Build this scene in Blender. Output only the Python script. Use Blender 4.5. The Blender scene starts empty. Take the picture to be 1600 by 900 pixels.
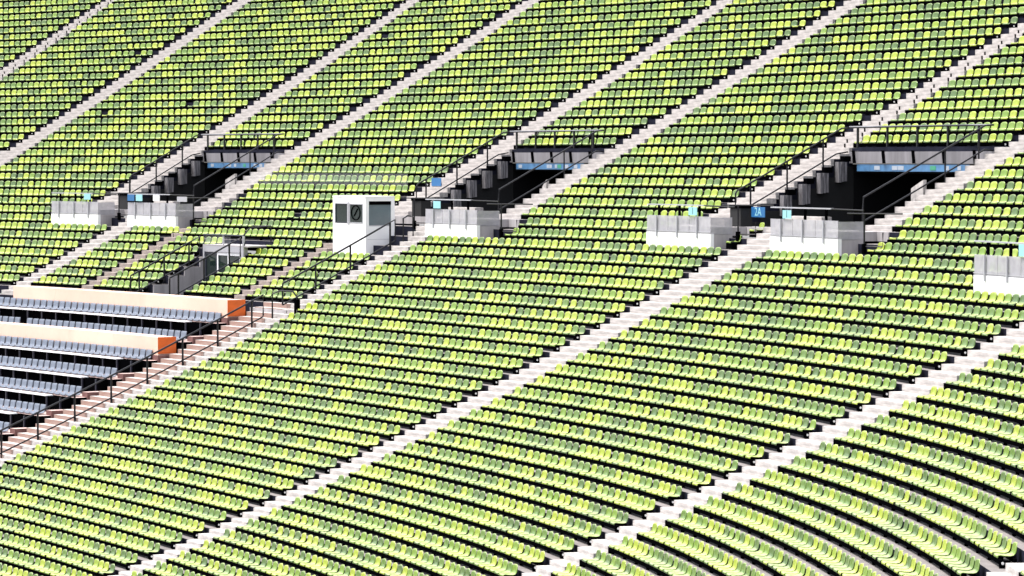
import bpy, math, random
import numpy as np
from mathutils import Matrix, Vector
C = bpy.context.scene
COL = C.collection
RNG = random.Random(7)
PI = math.pi

# ------------------------------------------------------------------ camera
YAW, PITCH, ROLL = -1.1200365717521177, -0.03757128702399809, -0.0001282271813273833
CAMP = np.array([99.74011990968317, -55.98370587600847, 3.30406068054263])
FPX = 5416.4677
cy, sy, cp, sp = math.cos(YAW), math.sin(YAW), math.cos(PITCH), math.sin(PITCH)
FWD = np.array([sy*cp, cy*cp, sp]); RGT = np.array([cy, -sy, 0.0]); UPV = np.cross(RGT, FWD)
cam_d = bpy.data.cameras.new('camera'); cam = bpy.data.objects.new('camera', cam_d); COL.objects.link(cam)
cam.matrix_world = Matrix(((RGT[0], UPV[0], -FWD[0], CAMP[0]), (RGT[1], UPV[1], -FWD[1], CAMP[1]),
                           (RGT[2], UPV[2], -FWD[2], CAMP[2]), (0, 0, 0, 1)))
cam_d.sensor_width = 36.0; cam_d.lens = FPX/1600*36.0; cam_d.clip_start = 1.0; cam_d.clip_end = 3000
C.camera = cam

# ------------------------------------------------------------------ light
SUN_AZ = math.radians(214)     # compass style: x = sin, y = cos
SUN_EL = math.radians(70)
W = bpy.data.worlds.new('World'); C.world = W; W.use_nodes = True
nt = W.node_tree; nt.nodes.clear()
sky = nt.nodes.new('ShaderNodeTexSky'); sky.sky_type = 'NISHITA'; sky.sun_disc = False
sky.sun_elevation = SUN_EL; sky.sun_rotation = SUN_AZ
sky.air_density = 1.0; sky.dust_density = 4.0; sky.ozone_density = 1.0
bg = nt.nodes.new('ShaderNodeBackground'); bg.inputs['Strength'].default_value = 0.15
out = nt.nodes.new('ShaderNodeOutputWorld')
hs = nt.nodes.new('ShaderNodeHueSaturation'); hs.inputs['Saturation'].default_value = 0.30   # thin white cloud
nt.links.new(sky.outputs[0], hs.inputs['Color']); nt.links.new(hs.outputs[0], bg.inputs[0]); nt.links.new(bg.outputs[0], out.inputs[0])
sun_d = bpy.data.lights.new('sun', 'SUN'); sun_d.energy = 2.2; sun_d.angle = math.radians(16)
sun_d.color = (1.0, 0.96, 0.9)
sun = bpy.data.objects.new('sun', sun_d); COL.objects.link(sun)
SD = Vector((math.sin(SUN_AZ)*math.cos(SUN_EL), math.cos(SUN_AZ)*math.cos(SUN_EL), math.sin(SUN_EL)))
sun.rotation_euler = SD.to_track_quat('Z', 'Y').to_euler(); sun.location = (0, -40, 60)
C.view_settings.view_transform = 'Standard'; C.view_settings.look = 'None'
C.view_settings.exposure = 1.42; C.view_settings.gamma = 1.0

# ------------------------------------------------------------------ bowl geometry
# rows are offset curves of a base curve; s runs along it, n uphill, z up; D tread depth
D = 0.74
KA = (-0.005590490357283303, -0.00015125320636787478, -3.3891158586321555e-06, 6.720798262969638e-08, 1.394118695099124e-09)
DS = 0.05
_s = np.arange(-130, 85 + DS/2, DS)
def kappa(s):
    c = np.clip(s, -72, 50)
    return KA[0] + KA[1]*c + KA[2]*c**2 + KA[3]*c**3 + KA[4]*c**4
_k = kappa(_s)
def _cum(f):
    c = np.concatenate([[0], np.cumsum((f[1:]+f[:-1])/2*DS)])
    return c - np.interp(0.0, _s, c)
_th = _cum(_k); _x = _cum(np.cos(_th)); _y = _cum(np.sin(_th))
def theta(s): return np.interp(s, _s, _th)
def P(s, n, z):
    s = np.asarray(s, float); n = np.asarray(n, float); z = np.asarray(z, float)
    s, n, z = np.broadcast_arrays(s, n, z)
    t = np.interp(s, _s, _th)
    return np.stack([np.interp(s, _s, _x)-np.sin(t)*n, np.interp(s, _s, _y)+np.cos(t)*n, z], -1)
Z1, Z2, Z3 = 0.365581212, 0.00117965947, -8.52942586e-06
def zz(k): return Z1*(-k) + Z2*k**2 + Z3*(-k)**3
def smet(s, off, k):           # arc position reached by moving off metres along row k from s
    return s + off/(1 - float(kappa(np.array([s]))[0])*(-D*k))
def px(p):
    c = (np.atleast_2d(p)-CAMP)
    d = c@FWD
    return np.stack([800+FPX*(c@RGT)/d, 450-FPX*(c@UPV)/d, d], -1)
TREAD = -0.13                  # tread level below the seat rail reference
N0, N1 = -0.25, 0.49           # tread front / back relative to the rail
HALF = 0.37                    # depth of a half step

# ------------------------------------------------------------------ materials
def nodes(m):
    m.use_nodes = True; t = m.node_tree; b = t.nodes['Principled BSDF']; return t, b
def mat(name, col, rough=0.6, var=0.0, scale=3.0, spec=0.5, metal=0.0, streak=False, bump=0.0, coat=0.0, col2=None, sheen=0.0):
    m = bpy.data.materials.new(name); t, b = nodes(m)
    if sheen: b.inputs['Sheen Weight'].default_value = sheen; b.inputs['Sheen Roughness'].default_value = 0.4; b.inputs['Sheen Tint'].default_value = (0.95, 1.0, 0.72, 1)
    b.inputs['Roughness'].default_value = rough; b.inputs['Metallic'].default_value = metal
    b.inputs['Specular IOR Level'].default_value = spec
    if coat: b.inputs['Coat Weight'].default_value = coat; b.inputs['Coat Roughness'].default_value = 0.14
    if var or col2:
        tc = t.nodes.new('ShaderNodeTexCoord'); mp = t.nodes.new('ShaderNodeMapping')
        t.links.new(tc.outputs['Object'], mp.inputs[0])
        mp.inputs['Scale'].default_value = (scale, scale, scale*(0.12 if streak else 1))
        no = t.nodes.new('ShaderNodeTexNoise'); no.inputs['Scale'].default_value = 1.0; no.inputs['Detail'].default_value = 6
        no.inputs['Roughness'].default_value = 0.65
        t.links.new(mp.outputs[0], no.inputs[0])
        rp = t.nodes.new('ShaderNodeValToRGB')
        lo = col2 if col2 else tuple(c*(1-var) for c in col)
        hi = col if col2 else tuple(min(1, c*(1+var*0.5)) for c in col)
        rp.color_ramp.elements[0].position = 0.36; rp.color_ramp.elements[1].position = 0.62
        rp.color_ramp.elements[0].color = (*lo, 1); rp.color_ramp.elements[1].color = (*hi, 1)
        t.links.new(no.outputs['Fac'], rp.inputs[0]); t.links.new(rp.outputs[0], b.inputs['Base Color'])
        if bump:
            bp = t.nodes.new('ShaderNodeBump'); bp.inputs['Strength'].default_value = bump; bp.inputs['Distance'].default_value = 0.02
            t.links.new(no.outputs['Fac'], bp.inputs['Height']); t.links.new(bp.outputs[0], b.inputs['Normal'])
    else:
        b.inputs['Base Color'].default_value = (*col, 1)
    return m
def glassy(name, col, alpha, rough=0.25, var=0.0):
    m = bpy.data.materials.new(name); t, b = nodes(m)
    b.inputs['Base Color'].default_value = (*col, 1); b.inputs['Roughness'].default_value = rough
    tr = t.nodes.new('ShaderNodeBsdfTransparent'); mx = t.nodes.new('ShaderNodeMixShader')
    mx.inputs[0].default_value = alpha
    if var:
        tc = t.nodes.new('ShaderNodeTexCoord'); no = t.nodes.new('ShaderNodeTexNoise'); no.inputs['Scale'].default_value = 2.5
        mr = t.nodes.new('ShaderNodeMapRange'); mr.inputs['To Min'].default_value = alpha-var; mr.inputs['To Max'].default_value = alpha+var
        mr.inputs['From Min'].default_value = 0.3; mr.inputs['From Max'].default_value = 0.7
        t.links.new(tc.outputs['Object'], no.inputs[0]); t.links.new(no.outputs['Fac'], mr.inputs[0]); t.links.new(mr.outputs[0], mx.inputs[0])
    t.links.new(tr.outputs[0], mx.inputs[1]); t.links.new(b.outputs[0], mx.inputs[2])
    t.links.new(mx.outputs[0], t.nodes['Material Output'].inputs[0])
    return m
M = dict(
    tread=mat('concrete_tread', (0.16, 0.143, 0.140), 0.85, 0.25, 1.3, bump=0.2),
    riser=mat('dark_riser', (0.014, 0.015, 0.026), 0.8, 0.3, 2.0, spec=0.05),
    step=mat('pale_step_concrete', (0.40, 0.372, 0.36), 0.8, 0.38, 2.3, bump=0.15),
    salmon=mat('salmon_painted_step', (0.26, 0.145, 0.115), 0.8, 0.25, 2.6, col2=(0.30, 0.22, 0.195)),
    lintel=mat('lintel_concrete', (0.20, 0.19, 0.205), 0.8, 0.30, 1.8, streak=True),
    dull=mat('dull_beige_step', (0.27, 0.225, 0.205), 0.85, 0.3, 2.4),
    slate=mat('slate_panel', (0.045, 0.046, 0.062), 0.6),
    rail=mat('painted_rail', (0.006, 0.006, 0.009), 0.45, spec=0.3),
    black=mat('black_steel_and_gap', (0.0015, 0.0015, 0.002), 0.9, spec=0.0),
    navy=mat('navy_steel', (0.022, 0.024, 0.04), 0.4),
    bolt=mat('galvanised_bolt', (0.8, 0.8, 0.78), 0.35),
    parapet=mat('white_painted_concrete', (0.82, 0.82, 0.84), 0.7, 0.10, 2.4, streak=True),
    concrete=mat('grey_concrete', (0.34, 0.32, 0.33), 0.8, 0.25, 1.6, streak=True),
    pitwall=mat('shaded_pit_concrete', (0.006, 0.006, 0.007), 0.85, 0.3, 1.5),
    ribbed=mat('ribbed_concrete', (0.17, 0.16, 0.17), 0.8, 0.55, 14.0, streak=True),
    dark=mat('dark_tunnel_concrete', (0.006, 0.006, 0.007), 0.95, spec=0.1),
    orange=mat('orange_paint', (0.60, 0.105, 0.008), 0.5, 0.16, 2.0),
    peach=mat('peach_panel', (0.66, 0.455, 0.36), 0.5, 0.10, 0.35),
    maroon=mat('maroon_base', (0.13, 0.055, 0.05), 0.7, 0.35, 3.0, streak=True),
    platform=mat('pale_red_platform', (0.42, 0.30, 0.28), 0.8, 0.25, 2.0),
    grey_seat=mat('blue_grey_seat', (0.115, 0.135, 0.18), 0.4, 0.12, 5.0),
    desk=mat('white_desk_top', (0.78, 0.78, 0.80), 0.4),
    booth=mat('white_booth_panel', (0.84, 0.84, 0.86), 0.45, 0.03, 1.0),
    frost=glassy('frosted_glass', (0.44, 0.43, 0.47), 0.66, 0.35, 0.12),
    clear=glassy('clear_glass', (0.75, 0.78, 0.82), 0.055, 0.1, 0.02),
    pane=mat('dark_window_glass', (0.012, 0.022, 0.020), 0.08, spec=0.8),
    blind=mat('grey_blue_window_glass', (0.13, 0.17, 0.19), 0.15, 0.15, 0.8, spec=0.7),
    alu=mat('grey_aluminium', (0.42, 0.42, 0.46), 0.4, metal=0.3),
    cyan=mat('pale_cyan_placard', (0.26, 0.52, 0.57), 0.4),
    blue=mat('blue_sign', (0.02, 0.12, 0.30), 0.4),
    banner=mat('blue_banner', (0.075, 0.19, 0.36), 0.45, 0.25, 2.0),
    white=mat('white_print', (0.34, 0.38, 0.44), 0.5),
    ink=mat('dark_teal_print', (0.02, 0.10, 0.11), 0.5),
    green=mat('green_print', (0.05, 0.28, 0.16), 0.5),
    ground=mat('ground_asphalt', (0.10, 0.10, 0.10), 0.9, 0.3, 0.5),
)
GREENS = [('yellow-green', mat('seat_lime', (0.245, 0.305, 0.010), 0.4, coat=0.5, sheen=0.03, spec=0.25)),
          ('lime green', mat('seat_lime_green', (0.190, 0.265, 0.007), 0.4, coat=0.5, sheen=0.03, spec=0.25)),
          ('leaf green', mat('seat_leaf_green', (0.112, 0.198, 0.006), 0.4, coat=0.5, sheen=0.03, spec=0.25)),
          ('mid green', mat('seat_mid_green', (0.066, 0.136, 0.008), 0.4, coat=0.5, sheen=0.03, spec=0.25)),
          ('dark green', mat('seat_dark_green', (0.040, 0.092, 0.010), 0.4, coat=0.5, sheen=0.03, spec=0.25))]
def paint_glare(m):
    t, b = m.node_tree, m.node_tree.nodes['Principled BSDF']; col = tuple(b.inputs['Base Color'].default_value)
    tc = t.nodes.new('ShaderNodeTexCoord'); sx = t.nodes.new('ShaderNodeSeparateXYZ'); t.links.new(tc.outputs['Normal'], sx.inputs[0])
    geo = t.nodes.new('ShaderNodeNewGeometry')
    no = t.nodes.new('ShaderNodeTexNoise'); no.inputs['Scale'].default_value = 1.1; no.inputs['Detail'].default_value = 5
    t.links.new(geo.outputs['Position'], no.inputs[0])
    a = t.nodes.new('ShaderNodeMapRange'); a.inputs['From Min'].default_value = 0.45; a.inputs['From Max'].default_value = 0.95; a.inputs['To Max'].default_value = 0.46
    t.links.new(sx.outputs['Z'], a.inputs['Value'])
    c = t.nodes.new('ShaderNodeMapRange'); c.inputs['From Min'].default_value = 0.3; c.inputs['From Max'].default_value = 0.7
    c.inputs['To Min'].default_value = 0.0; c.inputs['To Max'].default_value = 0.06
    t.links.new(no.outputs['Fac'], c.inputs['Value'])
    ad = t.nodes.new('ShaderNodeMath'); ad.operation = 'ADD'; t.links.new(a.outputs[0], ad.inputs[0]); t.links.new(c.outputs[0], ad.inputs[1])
    mx = t.nodes.new('ShaderNodeMix'); mx.data_type = 'RGBA'; mx.inputs['A'].default_value = col; mx.inputs['B'].default_value = (0.52, 0.57, 0.25, 1)   # pale glare painted into upward faces, plus faint random mottling
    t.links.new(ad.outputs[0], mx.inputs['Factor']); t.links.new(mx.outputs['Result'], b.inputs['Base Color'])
for _n, _m in GREENS: paint_glare(_m)
GW = [0.24, 0.14, 0.26, 0.20, 0.16]

# ------------------------------------------------------------------ mesh helpers
class MB:
    def __init__(self): self.v = []; self.f = []; self.m = []; self.n = 0
    def add(self, v, f, mi=0):
        v = np.asarray(v, float); self.v.append(v)
        for i, q in enumerate(f):
            self.f.append([a+self.n for a in q]); self.m.append(mi[i] if isinstance(mi, (list, tuple)) else mi)
        self.n += len(v); return self
    def sweep(self, s0, s1, prof, mi=0, step=1.0):
        """closed (n, z) polygon swept along the row curve from s0 to s1"""
        ns = max(1, int(math.ceil(abs(s1-s0)/step)))
        ss = np.linspace(s0, s1, ns+1); k = len(prof)
        pn = np.array([p[0] for p in prof]); pz = np.array([p[1] for p in prof])
        v = P(np.repeat(ss, k), np.tile(pn, ns+1), np.tile(pz, ns+1)); f = []; ml = []
        for i in range(ns):
            for j in range(k):
                a, b = i*k+j, i*k+(j+1) % k
                f.append([a, b, b+k, a+k]); ml.append(mi[j] if isinstance(mi, (list, tuple)) else mi)
        e = mi[0] if isinstance(mi, (list, tuple)) else mi
        f.append(list(range(k))[::-1]); ml.append(e); f.append([ns*k+j for j in range(k)]); ml.append(e)
        return self.add(v, f, ml)
    def box(self, s0, s1, n0, n1, z0, z1, mi=0, step=2.0):
        return self.sweep(s0, s1, [(n0, z0), (n1, z0), (n1, z1), (n0, z1)], mi, step)
    def hexa(self, c, mi=0):   # eight (s,n,z) corners: bottom ring then top ring
        v = P([p[0] for p in c], [p[1] for p in c], [p[2] for p in c])
        return self.add(v, [[3, 2, 1, 0], [4, 5, 6, 7], [0, 1, 5, 4], [1, 2, 6, 5], [2, 3, 7, 6], [3, 0, 4, 7]], mi)
    def tube(self, pts, r=0.025, mi=0, sides=6):
        w = P([p[0] for p in pts], [p[1] for p in pts], [p[2] for p in pts])
        rings = []
        for i in range(len(w)):
            t = w[min(i+1, len(w)-1)]-w[max(i-1, 0)]; t = t/np.linalg.norm(t)
            a = np.cross(t, [0, 0, 1.0])
            if np.linalg.norm(a) < 0.05: a = np.cross(t, [1.0, 0, 0])
            a /= np.linalg.norm(a); b = np.cross(a, t)
            an = np.arange(sides)*2*PI/sides
            rings.append(w[i]+r*(np.cos(an)[:, None]*a+np.sin(an)[:, None]*b))
        f = []
        for i in range(len(w)-1):
            for j in range(sides):
                a, b = i*sides+j, i*sides+(j+1) % sides
                f.append([a, b, b+sides, a+sides])
        f.append(list(range(sides))[::-1]); f.append([(len(w)-1)*sides+j for j in range(sides)])
        return self.add(np.concatenate(rings), f, mi)
    def disc(self, s, n, z, r, t=0.015, axis='s', mi=0, sides=8):
        an = np.arange(sides)*2*PI/sides; v = []
        for d in (0, t):
            for a in an:
                if axis == 's': v.append((s+d, n+r*math.cos(a), z+r*math.sin(a)))
                else: v.append((s+r*math.cos(a), n-d, z+r*math.sin(a)))
        v = P([p[0] for p in v], [p[1] for p in v], [p[2] for p in v])
        f = [[i, (i+1) % sides, (i+1) % sides+sides, i+sides] for i in range(sides)]
        f += [list(range(sides))[::-1], list(range(sides, 2*sides))]
        return self.add(v, f, mi)
    def build(self, name, mats, parent=None, smooth=False, origin=None):
        v = np.concatenate(self.v)
        if parent is not None: o0 = np.array(parent['_o'])
        elif origin is not None: o0 = np.array(origin)
        else: o0 = np.array([(v[:, 0].min()+v[:, 0].max())/2, (v[:, 1].min()+v[:, 1].max())/2, v[:, 2].min()])
        me = bpy.data.meshes.new(name); me.from_pydata((v-o0).tolist(), [], self.f)
        for m in (mats if isinstance(mats, (list, tuple)) else [mats]): me.materials.append(m)
        if any(self.m): me.polygons.foreach_set('material_index', self.m)
        if smooth: me.polygons.foreach_set('use_smooth', [True]*len(self.f))
        me.update()
        bm_fix(me)
        o = bpy.data.objects.new(name, me); COL.objects.link(o)
        if parent is not None: o.parent = parent
        else: o.location = o0
        o['_o'] = [float(a) for a in o0]
        return o
import bmesh
def bm_fix(me):
    b = bmesh.new(); b.from_mesh(me); bmesh.ops.recalc_face_normals(b, faces=b.faces[:]); b.to_mesh(me); b.free()
def empty(name, s, n, z, label=None, cat=None, group=None, kind=None):
    o = bpy.data.objects.new(name, None); COL.objects.link(o); p = P(s, n, z); o.location = p
    o.empty_display_size = 0.2; o['_o'] = [float(a) for a in p]
    return tag(o, label, cat, group, kind)
def tag(o, label=None, cat=None, group=None, kind=None):
    if label: o['label'] = label
    if cat: o['category'] = cat
    if group: o['group'] = group
    if kind: o['kind'] = kind
    return o
def ordinal(i):
    w = ['', 'first', 'second', 'third', 'fourth', 'fifth', 'sixth', 'seventh', 'eighth', 'ninth', 'tenth', 'eleventh', 'twelfth']
    if i < len(w): return w[i]
    return '%d%s' % (i, 'th' if 10 <= i % 100 <= 20 else {1: 'st', 2: 'nd', 3: 'rd'}.get(i % 10, 'th'))

# ------------------------------------------------------------------ aisle lines (arc positions of block edges per row)
VOM = {1: -47.15, 2: -23.68, 3: 0.28}
SL_ = {0: -76.15, 1: -51.3816, 2: -28.0916, 3: -5.1466}
SR_ = {0: -65.0045, 1: -42.9282, 2: -19.2701, 3: 5.7125}
def bL(j, k): return smet(SL_[j], -(0.572+0.0017*k), k)
def tL(j, k): return smet(SL_[j], 1.8634+0.03477*k, k)
def bR(j, k): return smet(SR_[j], -(0.7124+0.02243*k), k)
def tR(j, k): return smet(SR_[j], 1.3482-0.00734*k, k)
LOW = {2: -23.9271, 3: 0.0, 4: 24.1881, 5: 49.0648}
def bA(j, k): return smet(LOW[j], -(0.6504-0.0213*k), k)
def tA(j, k): return smet(LOW[j], 1.9797-0.02037*k, k)
def b1(k): return -47.47-0.02*k
def t1(k): return -45.49-0.083*max(k, 0)
PIT = {1: (-49.7, -43.3), 2: (-26.4, -19.6), 3: (-3.4, 5.32)}
SMIN, SMAX = -98.0, 62.0
def blocks(k):
    """seat blocks of row k as (left, right) arc positions"""
    B = []
    if k <= -10:
        e = SMIN
        for j in (0, 1, 2, 3):
            B.append((e, bL(j, k))); B.append((tL(j, k), bR(j, k))); e = tR(j, k)
        B.append((e, 30.0))
    elif k <= -3:
        e = SMIN
        for j in (0, 1, 2, 3):
            B.append((e, bL(j, k))); e = tR(j, k)
            if j == 1 and k >= -4: e = -40.95
        B.append((e, 30.0))
    elif k <= -1:
        B += [(SMIN, -52.3), (-41.1, -28.7 if k == -2 else -27.62), (-16.88, -6.16), (8.05, 30.0 if k == -1 else 30.0)]
    elif k <= 1:
        if k == 0: B += [(SMIN, b1(0)), (t1(0), -41.46), (-41.2, -27.62), (tA(2, 0), bA(3, 0)), (tA(3, 0), 18.1)]
        else: B += [(SMIN, b1(1)), (t1(1), -41.72), (-40.72, -36.7), (-32.76, -28.65), (tA(2, 1), bA(3, 1)), (tA(3, 1), 18.1)]
    else:
        if k <= 6:
            B += [(SMIN, b1(k)), (t1(k), -41.68), (-40.62, -37.45 if k == 2 else -36.55), (-33.15+0.04*k, -28.7), (-27.72, -23.55)]
        B += [(tA(2, k), bA(3, k)), (tA(3, k), bA(4, k)), (tA(4, k), bA(5, k) if k >= 5 else 49.0), (tA(5, k) if k >= 5 else 52.0, SMAX)]
    return [(a, b) for a, b in B if b-a > 0.6]
KMIN, KMAX = -34, 34

# ------------------------------------------------------------------ ground and terrace
v = np.array([(-900, -900, -13.6), (900, -900, -13.6), (900, 900, -13.6), (-900, 900, -13.6)], float)
g = MB().add(v, [[0, 1, 2, 3]]).build('ground', M['ground'], origin=(0, 0, -13.6)); tag(g, kind='structure')
terrace = empty('terrace', 0, 0, 0, kind='structure'); terrace['_o'] = [0.0, 0.0, 0.0]
def cut(segs, a, b):
    r = []
    for x0, x1 in segs:
        if b <= x0 or a >= x1: r.append((x0, x1)); continue
        if a > x0: r.append((x0, a))
        if b < x1: r.append((b, x1))
    return r
for k in range(KMIN, KMAX+1):
    segs = [(-116.0, 68.0)]
    if -9 <= k <= -3:
        for j in (1, 2, 3): segs = cut(segs, *PIT[j])
    if 2 <= k <= 6: segs = cut(segs, -36.42, -33.08)
    if k == 1: segs = cut(segs, -36.5, -32.9)
    if k >= 7: segs = cut(segs, -45.4, -25.57)
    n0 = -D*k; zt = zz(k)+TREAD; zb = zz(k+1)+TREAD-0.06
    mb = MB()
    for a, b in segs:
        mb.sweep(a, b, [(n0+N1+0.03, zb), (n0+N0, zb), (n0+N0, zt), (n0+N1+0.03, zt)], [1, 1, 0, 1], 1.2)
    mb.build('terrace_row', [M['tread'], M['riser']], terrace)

# ------------------------------------------------------------------ stairs: every step is a part
CUBE = MB(); CUBE.add(np.array([(-.5, 0, 0), (.5, 0, 0), (.5, 1, 0), (-.5, 1, 0), (-.5, 0, 1), (.5, 0, 1), (.5, 1, 1), (-.5, 1, 1)], float),
    [[3, 2, 1, 0], [4, 5, 6, 7], [0, 1, 5, 4], [1, 2, 6, 5], [2, 3, 7, 6], [3, 0, 4, 7]])
def unit(name, m):
    me = bpy.data.meshes.new(name); me.from_pydata(CUBE.v[0].tolist(), [], CUBE.f); me.materials.append(m); me.update(); bm_fix(me); return me
STEP_ME = {'step': unit('step', M['step']), 'salmon': unit('salmon_step', M['salmon'])}
STEP_ME['dull'] = unit('dull_step', M['dull'])
STEP_ME['salmon'].materials.append(M['step'])
for _p in STEP_ME['salmon'].polygons:
    if _p.normal.z > 0.5: _p.material_index = 1
def step(parent, sl, sr, k, half, kind='step'):
    n0 = -D*k
    if half == 0: na, nb, za, zb = n0+0.0, n0+HALF+0.012, zz(k)+TREAD-0.08, zz(k)+0.055
    else: na, nb, za, zb = n0+HALF-0.004, n0+D+0.006, zz(k)+0.02, zz(k-1)+TREAD+0.012
    sm = (sl+sr)/2; w = float(np.linalg.norm(P(sr, na, 0)-P(sl, na, 0)))
    o = bpy.data.objects.new('step', STEP_ME[kind]); COL.objects.link(o); o.parent = parent
    p = P(sm, na, za)-np.array(parent['_o']); o.location = p; o.rotation_euler = (0, 0, float(theta(sm)))
    o.scale = (w, nb-na, zb-za)
def stairs(fn, ks, label, kind='step', slots=False):
    k0 = ks[0]; a, b = fn(k0)
    r = empty('aisle_stairs', (a+b)/2, -D*k0, zz(k0), kind='structure')
    sl = MB()
    for k in ks:
        a, b = fn(k)
        pc = px(P([(a+b)/2], -D*k, zz(k)))[0]
        if not (-80 < pc[0] < 1680 and -60 < pc[1] < 960): continue
        for h in (0, 1):
            step(r, a, b, k, h, kind)
            if slots and k <= -10:
                m = a+(b-a)*(0.45 if h else 0.7); nn = -D*k+(HALF-0.03 if h else -0.03)
                zc = zz(k)+(0.06 if h else -0.1)
                sl.box(m-0.022, m+0.022, nn-0.005, nn+0.03, zc, zc+0.13)
    if slots and sl.v: sl.build('slot_cover', M['black'], r)
    return r
U = list(range(-33, -2))
for j in (0, 1, 2, 3):
    stairs(lambda k, j=j: (bL(j, k)+0.33, tL(j, k)-0.04 if k <= -10 else PIT.get(j, (tL(j, k), 0))[0]), U, '', slots=j in (0, 3))
    stairs(lambda k, j=j: ((bR(j, k)+0.33) if k <= -10 else PIT.get(j, (0, bR(j, k)))[1], tR(j, k)-0.04), U, '')
stairs(lambda k: (b1(k)+0.33, t1(k)-0.04), list(range(-3, 8)), '')
stairs(lambda k: (-23.95 if k < 0 else -23.3, tA(2, k)-0.04), list(range(-3, 34)), '')
stairs(lambda k: (-25.54, -23.35), list(range(7, 34)), '', 'salmon')
stairs(lambda k: (bA(3, k)+0.33, tA(3, k)-0.04), list(range(-3, 34)), '')
stairs(lambda k: (bA(4, k)+0.33, tA(4, k)-0.04), list(range(0, 27)), '')
stairs(lambda k: (bA(5, k)+0.7, tA(5, k)-0.04), list(range(5, 22)), '')
stairs(lambda k: (-41.62, -40.68), list(range(0, 7)), '', 'dull')
stairs(lambda k: (-28.66, -27.76), list(range(1, 7)), '', 'dull')

# ------------------------------------------------------------------ seats
def seat_shape(cols, rows):
    prof = [(.006, .046, .195), (.0, .060, .202), (.012, .079, .207), (.05, .087, .21), (.14, .072, .21), (.25, .066, .21), (.315, .080, .207),
            (.355, .125, .205), (.375, .19, .204), (.386, .25, .200), (.392, .288, .182), (.402, .315, .135), (.422, .331, .07)]
    prof = [prof[i] for i in rows]
    top = []; bot = []
    for i, (y, z, w) in enumerate(prof):
        back = min(1, max(0, (z-.09)/.12))
        for u in cols:
            x = u*w; dy = -.014*u*u*back; dz = .020*u*u*(1-back)*(1 if z > .065 else 0)
            top.append((x, y+dy, z+dz)); bot.append((x, y+dy+.011*back+.002, z+dz-.011*(1-back)))
    nr, nc = len(prof), len(cols); f = []
    for i in range(nr-1):
        for j in range(nc-1):
            a = i*nc+j; f.append([a, a+1, a+nc+1, a+nc])
            b = a+nr*nc; f.append([b, b+nc, b+nc+1, b+1])
    o = nr*nc
    for i in range(nr-1):
        a = i*nc; f.append([a, a+nc, a+nc+o, a+o]); a = i*nc+nc-1; f.append([a, a+o, a+nc+o, a+nc])
    for j in range(nc-1):
        a = (nr-1)*nc+j; f.append([a, a+1, a+1+o, a+o]); f.append([j, j+o, j+1+o, j+1])
    return np.array(top+bot, float), f
SV, SF = seat_shape((-1, -.6, 0, .6, 1), range(13))
SV2, SF2 = seat_shape((-1, -.4, .4, 1), range(13))
SEAT_ME = []
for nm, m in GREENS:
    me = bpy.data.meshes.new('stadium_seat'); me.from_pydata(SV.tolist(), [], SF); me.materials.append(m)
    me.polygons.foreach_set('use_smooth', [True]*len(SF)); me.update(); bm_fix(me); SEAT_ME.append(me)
PITCH_S = 0.478
seats = []     # (s, k, n, z, depth, colour, block index, index from left, count)
rails = []
for k in range(KMIN, KMAX+1):
    for bi, (a, b) in enumerate(blocks(k)):
        n = -D*k; fac = 1-float(kappa(np.array([(a+b)/2]))[0])*n
        L = (b-a)*fac
        cnt = int((L-0.02)/(PITCH_S+0.010))
        if cnt < 1: continue
        gap = (L-cnt*PITCH_S)/max(1, cnt//5)
        gap = min(gap, 0.07); pos = 0.0; off = (L-cnt*PITCH_S-gap*((cnt-1)//5))/2; vis = False
        for i in range(cnt):
            s = a+(off+i*PITCH_S+gap*(i//5)+PITCH_S/2)/fac
            q = px(P(s, n+.2, zz(k)+.15))[0]
            col = RNG.choices(range(5), GW)[0]
            if RNG.random() < 0.0016 and q[2] > 112: continue          # a few seats are missing
            if -45 < q[0] < 1645 and -35 < q[1] < 940:
                vis = True
                seats.append((s, k, n, zz(k), q[2], col, bi, i, cnt, q[0], q[1]))
        if vis: rails.append((k, a, b))
inview = [t for t in seats if 4 < t[9] < 1596 and 4 < t[10] < 896]
inview.sort(key=lambda t: t[4])
near = set(id(t) for t in inview[:300])
# the nearest seats stand in the two blocks right of the lower right-hand stairs
left_tip_rows = sorted(set(t[1] for t in inview[:300]), reverse=True)
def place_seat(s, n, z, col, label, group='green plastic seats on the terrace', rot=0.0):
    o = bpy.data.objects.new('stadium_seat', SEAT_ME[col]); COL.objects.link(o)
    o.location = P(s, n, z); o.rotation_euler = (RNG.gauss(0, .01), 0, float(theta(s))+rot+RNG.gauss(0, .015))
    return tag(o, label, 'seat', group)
rowvis = {}
for t in inview: rowvis.setdefault((t[1], t[6]), []).append(t)
for v in rowvis.values(): v.sort(key=lambda t: -t[7])
corner_low = max([t[1] for t in inview if t[0] > LOW[5]] or [0])
for t in inview[:300]:
    s, k, n, z, d, col, bi, i, cnt, qx, qy = t
    r = ordinal([id(u) for u in rowvis[(k, bi)]].index(id(t))+1)
    if s > LOW[5]:
        lab = '%s seat in bottom right corner, %s visible from right, %s row from the bottom' % (GREENS[col][0], r, ordinal(corner_low-k+1))
    elif s > LOW[4]:
        lab = '%s seat, %s visible from right, %s row below right-edge balcony wall' % (GREENS[col][0], r, ordinal(k-1))
    else:
        lab = '%s seat left of right lower stairs, %s from the stairs, %s row below balcony' % (GREENS[col][0], r, ordinal(k+1))
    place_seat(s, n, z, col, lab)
rest = [t for t in seats if id(t) not in near]
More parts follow.
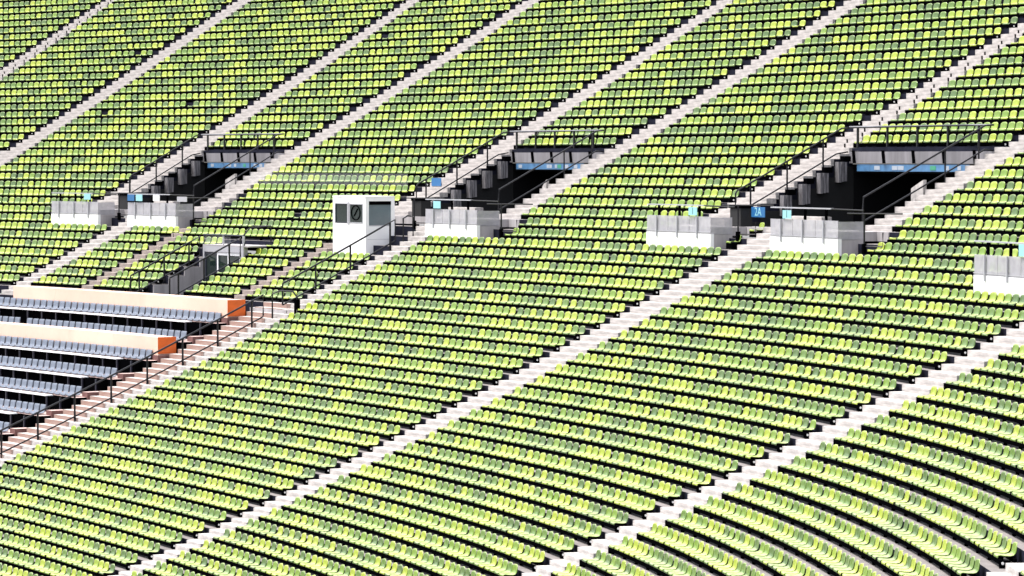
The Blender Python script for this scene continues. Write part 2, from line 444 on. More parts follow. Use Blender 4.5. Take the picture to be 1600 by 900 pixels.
def seat_mass(name, lst):
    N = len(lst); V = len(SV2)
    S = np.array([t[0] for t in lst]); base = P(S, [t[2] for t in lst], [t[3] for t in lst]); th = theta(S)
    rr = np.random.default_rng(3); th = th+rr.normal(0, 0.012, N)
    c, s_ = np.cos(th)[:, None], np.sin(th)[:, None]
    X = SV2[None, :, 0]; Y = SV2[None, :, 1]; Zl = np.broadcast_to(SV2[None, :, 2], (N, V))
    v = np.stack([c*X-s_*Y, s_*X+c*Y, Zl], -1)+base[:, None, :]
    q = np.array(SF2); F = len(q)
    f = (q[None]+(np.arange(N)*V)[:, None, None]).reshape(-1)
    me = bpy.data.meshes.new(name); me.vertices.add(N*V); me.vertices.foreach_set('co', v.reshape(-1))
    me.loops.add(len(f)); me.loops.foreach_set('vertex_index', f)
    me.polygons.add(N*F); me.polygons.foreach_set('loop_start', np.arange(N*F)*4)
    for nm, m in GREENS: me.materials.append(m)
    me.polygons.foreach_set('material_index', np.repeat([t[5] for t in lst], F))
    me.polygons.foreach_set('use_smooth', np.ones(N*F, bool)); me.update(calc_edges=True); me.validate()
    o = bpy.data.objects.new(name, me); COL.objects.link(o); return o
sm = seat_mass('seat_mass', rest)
tag(sm, 'rows of yellow-green and dark green plastic seats filling the terrace blocks', 'seats', kind='stuff')

# rails that carry the seats: parts of the terrace
def rail_mb(mb, k, a, b):
    n = -D*k; z = zz(k)
    mb.box(a-0.02, b+0.02, n+0.004, n+0.062, z-0.058, z+0.034, 0, 1.2)
    mb.box(a+0.05, b-0.02, n+0.30, n+0.35, z-0.035, z+0.045, 0, 1.2)
    if k > -2: mb.box(a+0.05, b-0.03, n+0.10, n+0.115, z-0.140, z-0.070, 2, 1.2)
    L = b-a; m = max(2, int(round(L/1.35))+1)
    for i in range(m):
        c = a+0.18+(L-0.36)*i/(m-1)
        mb.box(c-0.03, c+0.03, n+0.03, n+0.34, z-0.15, z-0.035, 0)
    mb.box(b+0.005, b+0.035, n-0.01, n+0.22, z-0.145, z+0.028, 0)
    mb.box(a-0.035, a-0.005, n+0.01, n+0.20, z-0.13, z+0.028, 0)
    mb.disc(b+0.035, n+0.06, z-0.03, 0.030, 0.014, 's', 1)
rails.sort(key=lambda r: float(np.linalg.norm(P((r[1]+r[2])/2, -D*r[0], zz(r[0]))-CAMP)) - (r[2]-r[1]))
for r in rails[:290]:
    mb = MB(); rail_mb(mb, *r); mb.build('seat_rail', [M['black'], M['bolt'], M['slate']], terrace)
mb = MB()
for r in rails[290:]: rail_mb(mb, *r)
if mb.v: tag(mb.build('seat_rail', [M['black'], M['bolt'], M['slate']], terrace), kind='stuff')

# ------------------------------------------------------------------ exit tunnels (vomitories) with their flanking walls
VNAME = {1: 'left', 2: 'middle', 3: 'right-hand'}
LAND = 0.98
def text(body, s, n, z, size, m, parent, name='lettering'):
    c = bpy.data.curves.new(name, 'FONT'); c.body = body; c.size = size; c.extrude = 0.004; c.align_x = 'CENTER'; c.align_y = 'CENTER'
    c.materials.append(m); tmp = bpy.data.objects.new(name, c)
    me = bpy.data.meshes.new_from_object(tmp); bpy.data.objects.remove(tmp)
    if not me.materials: me.materials.append(m)
    o = bpy.data.objects.new(name, me); COL.objects.link(o)
    o.parent = parent; o.location = P(s, n, z)-np.array(parent['_o']); o.rotation_euler = (PI/2, 0, float(theta(s)))
    return o
FRONT = {1: ((-52.2, -48.45), (-45.98, -42.1)), 2: ((-22.2, -18.35),), 3: ((-6.05, -1.75), (2.28, 6.6))}
def vomitory(j):
    l, r = PIT[j]; nk = lambda k: -D*k
    top = -9.5
    t = empty('exit_tunnel', (l+r)/2, nk(-3), LAND, 'dark %s exit tunnel mouth under a concrete lintel between two flights of stairs' % VNAME[j], 'exit tunnel', 'exit tunnels in the stand')
    # landing and tunnel floor
    MB().box(l-3.0, r+2.0, 1.93, nk(-3.4), LAND-0.3, LAND).build('landing', M['concrete'], t)
    for f0, f1 in FRONT[j]: MB().box(f0, f1, 0.66, 1.925, LAND-0.3, LAND-0.005).build('landing', M['concrete'], t)
    MB().box(l, r, nk(-3.4), 16, LAND-0.3, LAND-0.01).build('tunnel_floor', M['dark'], t)
    # side walls follow the stairs
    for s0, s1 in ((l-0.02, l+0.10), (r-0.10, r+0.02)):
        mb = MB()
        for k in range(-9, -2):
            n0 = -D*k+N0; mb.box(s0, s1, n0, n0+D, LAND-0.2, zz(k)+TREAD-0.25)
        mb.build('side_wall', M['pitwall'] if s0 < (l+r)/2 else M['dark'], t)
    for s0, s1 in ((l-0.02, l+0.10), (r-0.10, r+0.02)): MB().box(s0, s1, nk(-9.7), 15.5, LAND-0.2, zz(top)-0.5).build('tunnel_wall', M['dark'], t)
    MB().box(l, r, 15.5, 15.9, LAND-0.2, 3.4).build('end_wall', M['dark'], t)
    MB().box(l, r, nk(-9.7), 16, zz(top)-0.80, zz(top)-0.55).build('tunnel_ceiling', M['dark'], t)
    # hanging stair supports along the left wall
    for k in (-9, -8, -7, -6):
        sb = MB(); n0 = -D*k-0.28; za = zz(k)
        for q in range(3):
            sb.box(l+0.11, l+0.36-0.02*q, n0+q*0.130, n0+q*0.130+0.095, za-0.93+0.02*q, za-0.22)
        sb.build('stair_support', M['ribbed'], t)
        MB().box(l+0.11, l+0.34, n0+0.20, n0+0.50, za-0.21, za-0.02).build('dark_gap_block', M['black'], t)  # black block stands in for the dark gap above each support
    # pale wing wall beside the right-hand flight
    w0, w1 = r-(0.4 if j == 2 else 0.85), r-0.11; wz = -0.25 if j == 2 else -0.12
    MB().hexa([(w0, nk(-6), zz(-6)-.35), (w1, nk(-6), zz(-6)-.42), (w1, nk(-6)+.12, zz(-6)-.42), (w0, nk(-6)+.12, zz(-6)-.35),
               (w0, nk(-6), zz(-6)+wz+.20), (w1, nk(-6), zz(-6)+wz+.48), (w1, nk(-6)+.12, zz(-6)+wz+.48), (w0, nk(-6)+.12, zz(-6)+wz+.20)]).build('wing_wall', M['step'], t)
    # lintel and step-ends over the mouth
    nL = nk(top)
    MB().box(l-0.15, r-0.05, nL, nL+0.35, zz(top)-0.46, zz(top)-0.06).build('lintel', M['lintel'], t)
    MB().box(l+0.5, r+0.3, nL+0.05, nL+0.5, zz(top)-0.062, zz(top)+0.10).build('lintel_cap', M['riser'], t)
    for i in range(5):
        s = l+0.35+(r-l-0.9)*i/4.3
        MB().hexa([(s-.05, nL-.05, zz(top)-.46), (s+.08, nL-.05, zz(top)-.46), (s+.08, nL, zz(top)-.46), (s-.05, nL, zz(top)-.46),
                   (s-.12, nL-.05, zz(top)-.02), (s, nL-.05, zz(top)-.02), (s, nL, zz(top)-.02), (s-.12, nL, zz(top)-.02)]).build('bracket', M['black'], t)
    # banner under the lintel
    bz = zz(top)-0.735
    b = MB().box(l+0.45, r-1.5, nL+0.02, nL+0.05, bz, bz+0.235).build('sign_board', M['banner'], t)
    mb = MB(); W_ = r-l-1.95
    marks = {3: ((.02, .10, 2), (.16, .05, 0), (.32, .05, 0), (.375, .05, 0), (.66, .05, 3), (.80, .025, 0), (.90, .03, 0)),
             2: ((.04, .05, 0), (.46, .035, 0), (.50, .035, 0), (.58, .03, 0), (.62, .05, 3), (.73, .05, 0), (.86, .05, 0)),
             1: ((.06, .05, 0), (.36, .05, 0), (.46, .04, 0), (.62, .04, 3), (.80, .05, 0), (.90, .05, 0))}[j]
    for f0, fw, mi in marks:
        if mi == 2: continue
        mb.box(l+0.45+W_*f0, l+0.45+W_*(f0+fw), nL+0.008, nL+0.018, bz+0.05, bz+0.19, 1 if mi == 3 else 0)
    mb.build('pictogram', [M['white'], M['green']], b)
    # railing around the mouth
    R = empty('handrail', l, nk(-6), zz(-6), 'black steel railing wrapped around the %s exit tunnel opening' % VNAME[j], 'railing', 'railings around the exit tunnels')
    ends = {3: (-3.35, -2.95), 2: (-3.55, -3.05), 1: (-4.2, -3.02)}[j]
    hi, lo = 0.90, 0.13
    def Lp(k, h): return (l-0.02, nk(k), zz(k)+h)
    def Rp(k, h): return (r, nk(k), zz(k)+h+0.06)
    ztop = zz(-9.8)+0.66; zlow = zz(-9.8)-0.16
    topL = (l-0.25, nk(-9.75), ztop); topR = (r-0.35, nk(-9.75), ztop+0.02)
    MB().tube([Lp(ends[0]+0.02, lo+.02), Lp(ends[0], hi-.05), Lp(ends[0]-.08, hi+0.01)] + [Lp(k, hi) for k in (-5, -7, -9.1)] + [topL, topR] +
              [Rp(k, hi) for k in (-9, -7, -5, ends[1])] + [Rp(ends[1]+.04, 0.5), Rp(ends[1]+.04, -0.3)], 0.032).build('top_rail', M['rail'], R)
    MB().box(l-0.2, r-0.4, nk(-9.75)-0.05, nk(-9.75)+0.05, ztop+0.02, ztop+0.05).build('cap_rail', M['alu'], R)
    MB().tube([Lp(ends[0], lo)] + [Lp(k, lo) for k in (-5, -7, -8.8)] + [(l-0.1, nk(-9.7), zlow), (r-0.2, nk(-9.7), zlow)] +
              [Rp(k, lo) for k in (-9, -7, -5, ends[1])], 0.028).build('lower_rail', M['rail'], R)
    for k in (-4.15, -6.12, -8.08):
        MB().tube([Lp(k, hi), Lp(k, -0.55)], 0.036).build('post', M['rail'], R)
    for k in (-8.7, -7.0):
        MB().tube([Rp(k, hi), Rp(k, -0.2)], 0.03).build('post', M['rail'], R)
    for i in range(5):
        s = l+0.25+(r-l-0.9)*i/4.3
        MB().box(s-0.035, s+0.035, nk(-9.75)-0.03, nk(-9.75)+0.03, zlow-0.1, ztop).build('post', M['rail'], R)
for j in (1, 2, 3): vomitory(j)

# balcony walls below the tunnels
def balcony(a, b, k0, label, ret, glass_seg=3, wallm='parapet', front_to=None):
    n0 = -D*(k0-0.68); z0 = zz(k0)
    t = empty('balcony_wall', (a+b)/2, n0, z0-0.3, label, 'balcony wall', 'balcony walls in front of the exits')
    MB().box(a, b, n0, n0+0.14, z0-0.35, z0+0.755).build('concrete_front', M[wallm], t)
    MB().box(b-0.14, b+0.004, n0+0.143, n0+ret, z0-0.35, z0+0.72).build('return_wall', M['concrete'], t)
    MB().box(a, b, n0-0.012, n0-0.002, z0+0.80, z0+0.825).build('bottom_strip', M['alu'], t)
    for i in range(glass_seg):
        g0 = a+(b-a)*i/glass_seg+0.015; g1 = a+(b-a)*(i+1)/glass_seg-0.015
        MB().box(g0, g1, n0+0.015, n0+0.030, z0+0.77, z0+1.33).build('glass_panel', M['frost'], t)
    MB().box(b-0.03, b-0.015, n0+0.04, n0+ret, z0+0.74, z0+1.30).build('glass_panel', M['frost'], t)
    for f in (0.17, 0.49, 0.80):
        s = a+(b-a)*f
        MB().box(s-0.03, s+0.03, n0-0.055, n0-0.010, z0+0.60, z0+1.33).build('post', M['alu'], t)
        MB().box(s-0.045, s+0.045, n0+0.05, n0+0.11, z0+1.0, z0+1.68).build('rail_post', M['black'], t)
    MB().box(a, b-0.5, n0+0.02, n0+0.13, z0+1.68, z0+1.72).build('top_rail', M['alu'], t)
    MB().tube([(b-0.5, n0+0.07, z0+1.69), (b+0.75, n0+0.5, z0+1.66)], 0.03).build('rail_end', M['rail'], t)
    return t
balcony(-6.09, -1.72, 0, 'white concrete balcony wall left of the stairs below the right-hand exit tunnel', 0.85)
balcony(2.24, 6.65, 0, 'white concrete balcony wall right of the stairs below the right-hand exit tunnel', 0.95)
balcony(-22.22, -18.30, 0, 'pale balcony wall with cyan placard beside the white booth', 1.0)
balcony(-52.25, -48.42, 0, 'weathered balcony wall at far left below the left exit tunnel', 0.9)
balcony(-46.01, -42.08, 0, 'weathered balcony wall right of the left lower stairs, with four small placards', 0.95)
balcony(18.19, 22.7, 2, 'white balcony wall cut off by the right edge of the photo', 0.9)

def corner_post(s, k, z0, h, who):
    t = empty('handrail', s, -D*k, z0, 'short black rail and post %s' % who, 'railing', 'short railings beside the balcony walls')
    n = -D*k
    MB().tube([(s, n, z0), (s, n, z0+h)], 0.032).build('post', M['rail'], t)
    MB().box(s-0.06, s+0.06, n-0.06, n+0.06, z0-0.1, z0+0.22).build('post_foot', M['black'], t)
    MB().tube([(s, n, z0+h*0.12), (s+0.55, n+0.35, z0+h*0.12), (s+0.55, n+0.35, z0+h*0.5)], 0.025).build('lower_rail', M['rail'], t)
    MB().tube([(s-0.7, n-0.2, z0+h), (s, n, z0+h), (s+0.8, n+0.9, z0+h)], 0.026).build('top_rail', M['rail'], t)
corner_post(7.85, -1.05, 0.42, 1.15, 'at the right end of the right-hand exit balcony')
corner_post(-16.95, -1.05, 0.42, 1.15, 'at the right end of the middle exit balcony')
corner_post(-41.05, -1.05, 0.42, 1.15, 'at the right end of the left exit balcony')
corner_post(-1.05, -1.6, 0.62, 1.10, 'at the top of the right-hand lower stairs')
corner_post(-24.2, -1.6, 0.62, 1.10, 'behind the white booth at the top of the stairs')
corner_post(-47.75, -1.6, 0.62, 1.10, 'at the top of the left lower stairs')

# placards hung on the balcony rails
def placard(s0, s1, z0, z1, m, label, body=None, ink='ink', n=None, name='sign', cat='sign', group=None, size=None):
    n = 0.503+0.0 if n is None else n
    t = MB().box(s0, s1, n-0.03, n-0.012, z0, z1).build(name, m); tag(t, label, cat, group)
    if body: text(body, (s0+s1)/2, n-0.031, (z0+z1)/2, size or (z1-z0)*1.15, M[ink], t)
    return t
placard(-3.15, -2.58, 1.36, 1.64, M['cyan'], 'pale cyan placard marked 1 on the balcony rail left of the 2A sign', '1')
placard(3.12, 3.67, 1.35, 1.62, M['cyan'], 'pale cyan placard marked 1 on the balcony rail right of the 2A sign', '1')
placard(-21.54, -21.0, 1.36, 1.64, M['cyan'], 'pale cyan placard on the balcony rail right of the white booth', None)
placard(-49.52, -48.99, 1.42, 1.68, M['cyan'], 'cyan placard on the rail of the far left balcony wall', None)
placard(-45.95, -45.40, 1.40, 1.68, M['blue'], 'dark blue square placard at left end of a balcony rail', None)
placard(-45.27, -44.75, 1.40, 1.68, M['cyan'], 'cyan placard beside a dark blue placard on a balcony rail', None)
placard(-43.86, -43.34, 1.42, 1.68, M['desk'], 'small pale grey placard right of the cyan and blue placards', None)
placard(-41.9, -41.1, 1.40, 1.62, M['alu'], 'wide grey placard hanging at the right end of the left balcony rail', None)
placard(18.19+2.95, 18.19+3.6, zz(2)+1.35, zz(2)+1.68, M['cyan'], 'pale cyan placard at the right edge of the photo', None, n=-D*2+0.503)
placard(-1.90, -1.02, zz(-3)+0.20, zz(-3)+0.54, M['blue'], 'blue sign with pale 2A letters beside the right-hand exit tunnel', '2A', 'cyan', n=-D*(-3))
placard(-28.15, -27.43, zz(-6)-0.08, zz(-6)+0.25, M['blue'], 'small blue sign on the stairs left of the middle exit tunnel', None, n=-D*(-6))

def bin_box(s, k, label):
    t = empty('litter_bin', s, -D*k, LAND, label, 'litter bin', 'dark bins at the exits')
    n = -D*k
    MB().box(s-0.35, s+0.35, n-0.2, n+0.25, LAND, LAND+0.62).build('bin_body', M['pitwall'], t)
    MB().box(s-0.38, s+0.38, n-0.23, n+0.28, LAND+0.62, LAND+0.70).build('bin_lid', M['black'], t)
bin_box(-2.35, -2.75, 'dark bin standing left of the right-hand exit tunnel, below the 2A sign')
bin_box(-25.3, -2.9, 'dark bin standing between the white booth and the middle exit tunnel')
bin_box(-48.6, -2.9, 'dark bin standing left of the left exit tunnel')

# two lone steward seats on brackets beside the stairs
for s, k, nm in ((-1.12, -1.15, 'lower'), (-0.92, -2.2, 'upper')):
    t = empty('bracket_seat', s, -D*k, zz(k), 'single green seat on a steel bracket beside the stairs, %s of the two' % nm, 'seat', 'single seats beside the exit stairs')
    sh = bpy.data.objects.new('seat_shell', SEAT_ME[2 if nm == 'lower' else 1]); COL.objects.link(sh); sh.parent = t
    sh.rotation_euler = (0, 0, float(theta(s))-0.12)
    MB().box(s-0.19, s+0.19, -D*k+0.02, -D*k+0.3, zz(k)-0.16, zz(k)+0.034).build('bracket', M['black'], t)

# ------------------------------------------------------------------ white booth
BS0, BS1 = -27.52, -24.92
nF, nB = -D*0.8, D*0.97
bo = empty('commentary_booth', (BS0+BS1)/2, nF, -0.56, 'small white flat-roofed booth with windows beside the middle stairs', 'booth')
ZT = 1.745; ZB = -0.60
MB().box(BS0, BS1, nF, nF+0.05, ZB, 0.72).build('front_panel', M['booth'], bo)
MB().box(BS0, BS0+0.17, nF, nF+0.05, 0.722, ZT).build('front_post', M['booth'], bo)
MB().box(BS1-0.2, BS1, nF, nF+0.05, 0.722, ZT).build('front_post', M['booth'], bo)
MB().box(BS0+0.172, BS1-0.202, nF, nF+0.05, 1.50, ZT).build('front_header', M['booth'], bo)
MB().box(BS0, BS1+0.01, nF-0.02, nB, ZT+0.002, ZT+0.055).build('roof', M['booth'], bo)
MB().box(BS0, BS0+0.05, nF+0.052, nB, ZB, ZT).build('left_wall', M['booth'], bo)
MB().box(BS0+0.052, BS1, nB-0.05, nB, ZB, ZT).build('back_wall', M['booth'], bo)
MB().box(BS1-0.05, BS1, nF+0.052, nB-0.052, ZB, 0.62).build('side_panel', M['booth'], bo)
MB().box(BS1-0.05, BS1, nF+0.052, nF+0.14, 0.622, ZT).build('side_post', M['booth'], bo)
MB().box(BS1-0.05, BS1, nB-0.16, nB-0.052, 0.622, ZT).build('side_post', M['booth'], bo)
MB().box(BS1-0.05, BS1, nF+0.142, nB-0.162, 1.60, ZT).build('side_header', M['booth'], bo)
sw = MB().box(BS1-0.045, BS1-0.03, nF+0.142, nB-0.162, 0.622, 1.598).build('side_window', M['blind'], bo)
MB().box(BS1-0.02, BS1-0.005, nF+0.142, nB-0.162, 1.46, 1.597).build('roller_blind', M['black'], sw)
MB().box(BS1-0.028, BS1-0.012, nF+0.142, nB-0.162, 0.625, 0.66).build('frame', M['alu'], sw)
for q, (s0, s1) in enumerate(((BS0+0.20, BS0+1.16), (BS0+1.32, BS1-0.22))):
    w = MB().box(s0, s1, nF+0.012, nF+0.022, 0.735, 1.495).build('window', M['pane'], bo)
    fm = MB()
    fm.box(s0, s0+0.05, nF-0.012, nF+0.01, 0.735, 1.495).box(s1-0.04, s1, nF-0.012, nF+0.01, 0.735, 1.495)
    fm.box(s0+0.051, s1-0.041, nF-0.010, nF+0.01, 0.735, 0.765).box(s0+0.051, s1-0.041, nF-0.010, nF+0.01, 1.465, 1.495)
    fm.build('frame', M['navy'] if q == 0 else M['alu'], w)
MB().box(BS0+1.19, BS0+1.30, nF-0.03, nF+0.03, 0.68, 1.56).build('mullion', M['alu'], bo)
wn = MB()
for i in range(20):
    a0, a1 = 2*PI*i/20, 2*PI*(i+1)/20
    wn.tube([(BS0+1.80+0.34*math.cos(a0), nF-0.004, 1.14+0.28*math.sin(a0)), (BS0+1.80+0.34*math.cos(a1), nF-0.004, 1.14+0.28*math.sin(a1))], 0.02)
wn.tube([(BS0+1.66, nF-0.004, 1.0), (BS0+1.80, nF-0.004, 1.14), (BS0+1.95, nF-0.004, 1.3)], 0.02)
wn.build('window_ring', M['black'], bo)

jt = MB()
for q in (0.36, 0.68): jt.box(BS0+(BS1-BS0)*q-0.004, BS0+(BS1-BS0)*q+0.004, nF-0.003, nF+0.002, ZB, 0.66)
jt.box(BS0, BS1, nF-0.004, nF+0.001, 0.655, 0.668); jt.box(BS1-0.002, BS1+0.003, nF+0.06, nB-0.06, 0.10, 0.112)
jt.build('panel_joint', M['alu'], bo)
# glass screen behind the booth
gs = empty('glass_screen', -34, -D*(-5)-0.3, zz(-5)-0.1, 'low clear glass screen across a seat row behind the white booth', 'glass screen')
for i in range(6):
    a0 = -40.7+12.3*i/6; MB().box(a0, a0+12.3/6-0.03, -D*(-5)-0.26, -D*(-5)-0.245, zz(-5)+0.30, zz(-5)+0.80).build('glass_panel', M['clear'], gs)

# ------------------------------------------------------------------ handrails on the middle stairs
def stair_rail(s, k0, k1, posts, label, hi=0.92, lo=0.10, loop=True):
    t = empty('handrail', s, -D*k1, zz(k1), label, 'railing', 'sloping handrails on the stairs')
    ks = np.linspace(k0, k1, 8)
    MB().tube([(s, -D*k0, zz(k0)+lo), (s, -D*k0, zz(k0)+hi-.04)] + [(s, -D*k, zz(k)+hi) for k in ks] + [(s, -D*k1, zz(k1)+lo+.03)], 0.036).build('top_rail', M['rail'], t)
    MB().tube([(s, -D*k, zz(k)+lo) for k in ks], 0.030).build('lower_rail', M['rail'], t)
    for k in posts: MB().tube([(s, -D*k, zz(k)+hi), (s, -D*k, zz(k)-0.16)], 0.040).build('post', M['rail'], t)
    return t
stair_rail(-23.5, 27.0, 7.95, [8.61, 10.57, 12.56, 14.55, 16.55, 18.55, 20.55, 22.5, 24.5], 'long black handrail down the salmon stairs beside the grey seat section')
stair_rail(-23.6, 6.75, 0.05, [0.35, 2.74, 4.8], 'black handrail on the stairs beside the white booth')
t = empty('handrail', -23.9, 0.2, 0, 'tall black looped handrail end behind the booth corner', 'railing', 'sloping handrails on the stairs')
MB().tube([(-23.2, 0.1, -0.35), (-23.2, 0.1, 0.95), (-23.3, 0.35, 1.05), (-23.3, 0.6, 1.0), (-23.3, 0.6, -0.1)], 0.035).build('loop', M['rail'], t)
t = empty('handrail', -23.0, -D*7.2, zz(7.2), 'black looped handrail at the head of the salmon stairs', 'railing', 'sloping handrails on the stairs')
MB().tube([(-23.1, -D*7.7, zz(7.7)-.1), (-23.1, -D*7.7, zz(7.7)+.88), (-22.9, -D*7.4, zz(7.4)+.9), (-22.4, -D*7.0, zz(7)+.75), (-22.2, -D*6.9, zz(6.9)+.5), (-22.2, -D*6.9, zz(6.9)-.1)], 0.036).build('loop', M['rail'], t)
MB().box(-22.3, -22.1, -D*6.9-0.08, -D*6.9+0.08, zz(7)-0.1, zz(7)+0.45).build('post_foot', M['black'], t)
MB().box(-25.9, -22.9, -D*7.05, -D*6.6, zz(7.4)-0.10, zz(7.0)+0.02).build('landing_kerb', M['concrete'], t)

# ------------------------------------------------------------------ sunken glazed doorway
dl, dr = -36.42, -33.08; nd = -D*2.1
dw = empty('glazed_doorway', (dl+dr)/2, nd, -2.6, 'sunken grey doorway with glass door leaves in the middle of the green seats', 'doorway')
MB().box(dl, dr, nd, nd+0.2, -0.60, -0.36).build('fascia', M['alu'], dw)
MB().box(dl, dr+0.5, nd, nd+1.6, -0.355, -0.30).build('roof', M['concrete'], dw)
MB().box(dl, dl+0.12, nd, nd+0.2, -2.7, -0.602).build('jamb', M['alu'], dw)
MB().box(dr-0.3, dr, nd, nd+0.2, -2.7, -0.602).build('jamb', M['alu'], dw)
MB().box(dl+0.12, dr-0.3, nd+0.5, nd+0.55, -2.7, -0.6).build('back_panel', M['dark'], dw)
w3 = (dr-0.3-dl-0.12)/3
for i in range(3):
    s0 = dl+0.12+w3*i+0.004; s1 = s0+w3-0.008
    dd = MB().box(s0+0.09, s1-0.09, nd+0.06, nd+0.08, -2.6, -0.73).build('door', M['pane'], dw)
    fr = MB(); fr.box(s0, s0+0.09, nd+0.04, nd+0.10, -2.65, -0.61).box(s1-0.09, s1, nd+0.04, nd+0.10, -2.65, -0.61).box(s0+0.09, s1-0.09, nd+0.04, nd+0.10, -0.729, -0.612)
    fr.build('frame', M['booth'] if i else M['navy'], dd)
# pit walls and floor
mb = MB()
for k in range(2, 7): mb.box(dl+0.005, dl+0.09, -D*k+N0, -D*k+N1-0.002, -3.2, zz(k)+TREAD-0.02)
mb.build('stepped_wall', M['concrete'], dw)
MB().box(dr, dr+0.08, -D*7.05, nd, -3.2, -2.4).build('side_wall', M['pitwall'], dw)
MB().box(dl, dr, -D*7.05, nd+0.5, -3.3, -2.62).build('pit_floor', M['pitwall'], dw)
rl = empty('handrail', dl, nd, -0.3, 'grey balustrade with glass above the sunken doorway', 'railing')
MB().tube([(dl, nd+0.05, -0.36), (dl, nd+0.05, 0.11), (dr, nd+0.05, 0.11), (dr, nd+0.05, -0.36)], 0.035).build('top_rail', M['navy'], rl)
MB().box(dl+0.05, dl+2.2, nd+0.045, nd+0.06, -0.30, 0.07).build('glass_panel', M['clear'], rl)
MB().box(dl+0.05, dr, nd+0.02, nd+0.08, -0.35, -0.30).build('lower_rail', M['navy'], rl)
MB().tube([(dr, nd, 0.11), (dr, nd+0.3, 0.42), (dr+0.1, nd+1.25, 0.50), (dr+0.1, nd+1.25, -0.2)], 0.03).build('side_rail', M['rail'], rl)
MB().tube([(dl+1.9, nd+1.25, 0.48), (dr+0.1, nd+1.25, 0.50)], 0.028).build('back_rail', M['rail'], rl)
MB().box(dl+1.55, dl+1.62, nd+0.04, nd+0.09, -0.30, 0.10).build('post', M['alu'], rl)
MB().box(dr-0.06, dr+0.02, nd-0.01, nd+0.06, -0.9, 0.10).build('post', M['alu'], rl)
for s, nm in ((dl, 'left'), (dr, 'right')):
    stair_rail(s, 6.75, 2.3, [3.0, 4.6, 6.2], 'black sloping handrail on the %s side of the sunken doorway' % nm, 0.86, 0.05)

# ------------------------------------------------------------------ grey seat section with orange walls
va, vb = -45.35, -25.62
ZV = 0.24                      # the section stands a little above the line of the green rows
plat = empty('platform_terrace', va, -D*20, -9, kind='structure')
rows_v = [9.2+2*i for i in range(9)]
for i, kr in enumerate([7.2]+rows_v):
    # platform whose front edge carries seat row kr
    nF_ = -D*kr-0.05; zt = zz(kr)+ZV-0.03
    mb = MB(); mb.sweep(va, vb, [(nF_+1.56, zt-1.2), (nF_, zt-1.2), (nF_, zt), (nF_+1.56, zt)], [1, 1, 0, 1], 1.5)
    if i: mb.build('platform', [M['platform'], M['black']], plat)
    # end cheek towards the stairs
    if i: MB().sweep(vb-0.42, vb+0.065, [(-D*(kr-1.6), zz(kr)-1.0), (-D*(kr-0.58), zz(kr)-1.0), (-D*(kr-0.58), zz(kr-0.5)+ZV), (-D*(kr-1.6), zz(kr-0.5)+ZV)], [0, 0, 1, 0]).build('end_cheek', [M['maroon'], M['platform']], plat)
GREY_ME = None
def grey_seat_parts():
    prof = [(-.004, .03, .215), (.0, .07, .22), (.20, .065, .22), (.36, .07, .215), (.40, .16, .21), (.42, .28, .215), (.432, .355, .205), (.445, .37, .19)]
    top = []; bot = []
    for y, z, w in prof:
        back = min(1, max(0, (z-.08)/.1))
        for u in (-1, -.5, .5, 1):
            top.append((u*w, y-.02*u*u*back, z+.01*u*u*(1-back))); bot.append((u*w, y-.02*u*u*back+.03*back, z+.01*u*u*(1-back)-.03*(1-back)))
    nr, nc, f = len(prof), 4, []
    o = nr*nc
    for i in range(nr-1):
        for j in range(nc-1):
            a = i*nc+j; f.append([a, a+1, a+nc+1, a+nc]); b = a+o; f.append([b, b+nc, b+nc+1, b+1])
        a = i*nc; f.append([a, a+nc, a+nc+o, a+o]); a = i*nc+nc-1; f.append([a, a+o, a+nc+o, a+nc])
    for j in range(nc-1):
        a = (nr-1)*nc+j; f.append([a, a+1, a+1+o, a+o]); f.append([j, j+o, j+1+o, j+1])
    me = bpy.data.meshes.new('grey_seat'); me.from_pydata(top+bot, [], f); me.materials.append(M['grey_seat'])
    me.polygons.foreach_set('use_smooth', [True]*len(f)); me.update(); bm_fix(me); return me
GREY_ME = grey_seat_parts()
ROWN = ['in front of upper orange wall', 'behind lower orange wall', 'in front of lower orange wall',
        'second below lower orange wall', 'third below lower orange wall', 'fourth below lower orange wall', 'fifth below lower orange wall', '', '']
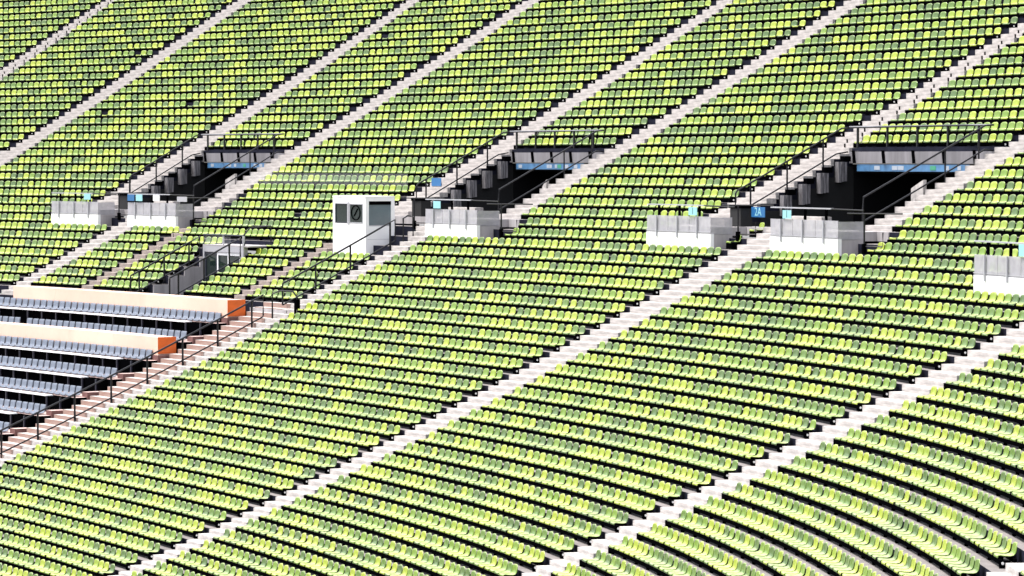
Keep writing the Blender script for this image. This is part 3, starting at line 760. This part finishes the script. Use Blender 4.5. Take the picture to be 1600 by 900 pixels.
for i, kr in enumerate(rows_v):
    n = -D*kr; z = zz(kr)+ZV; fac = 1-float(kappa(np.array([-35.0]))[0])*n
    e = vb-0.45; c = 0
    zs = z-0.02
    while True:
        s = e-(0.22+0.52*c)/fac
        if s < va-0.1: break
        q = px(P(s, n+.2, z+.2))[0]
        if -25 < q[0] < 1620 and q[1] < 925 and i < 7:
            if not (i == 1 and c == 26):
                o = bpy.data.objects.new('grey_seat', GREY_ME); COL.objects.link(o); o.location = P(s, n, zs); o.rotation_euler = (0, 0, float(theta(s)))
                tag(o, 'blue-grey seat, %s from right end, row %s' % (ordinal(c+1), ROWN[i]), 'seat', 'blue-grey seats of the reserved section')
        c += 1
    if i == 1 or i > 7: 
        continue
    # desk in front of the row
    de = -27.4; nD = n-0.42
    t = empty('desk', (va+de)/2, nD, z-0.6, 'long white-topped desk, grey seat row %s' % ROWN[i], 'desk', 'desks of the reserved section')
    if i >= 7: t['label'] = 'long narrow white-topped desk below the bottom left frame edge'
    MB().box(va, de, nD-0.05, nD+0.26, z-0.045, z-0.010).build('desk_top', M['desk'], t)
    MB().box(va, vb-0.35, nD+0.10, nD+0.13, z-0.66, z-0.06).build('front_panel', M['black'], t)
    m = int((vb-0.4-va)/1.26)
    for q in range(m+1):
        s = vb-0.6-1.26*q
        MB().box(s-0.03, s+0.03, nD+0.0, nD+0.06, z-0.66, z-0.048).build('post', M['navy'], t)
    MB().box(vb-0.36, vb-0.30, nD+0.02, n+0.46, z-0.66, z-0.04).build('end_panel', M['black'], t)
def orange_wall(k0, k1, a, b, label):
    nf, nb2 = -D*k0, -D*k1; z0 = zz(k0)+ZV-0.03
    t = empty('orange_wall', (a+b)/2, nf, z0-0.4, label, 'wall', 'orange walls of the reserved section')
    m = 5
    for i in range(m):
        s0 = a+(b-a)*i/m+0.004; s1 = a+(b-a)*(i+1)/m-0.004
        MB().box(s0, s1, nf, nf+0.06, z0-0.05, z0+0.66).build('front_panel', M['peach'], t)
    MB().box(a, b-0.03, nf+0.062, nb2, z0-0.05, z0+0.655).build('core', M['peach'], t)
    MB().box(b-0.028, b, nf+0.002, nb2, z0+0.03, z0+0.662).build('end_panel', M['orange'], t)
    MB().box(a, b-0.006, nf+0.01, nb2, z0-0.55, z0-0.052).build('plinth', M['maroon'], t)
    MB().box(b-0.028, b-0.004, nf+0.004, nb2, z0-0.30, z0-0.002).build('end_plinth', M['maroon'], t)
orange_wall(8.55, 7.5, -44.22, -25.63, 'upper long orange-ended wall with peach front above the first grey seat row')
orange_wall(12.55, 11.5, -45.3, -25.68, 'lower long orange-ended wall with bright front between grey seat rows')

for o in bpy.data.objects:
    if '_o' in o: del o['_o']
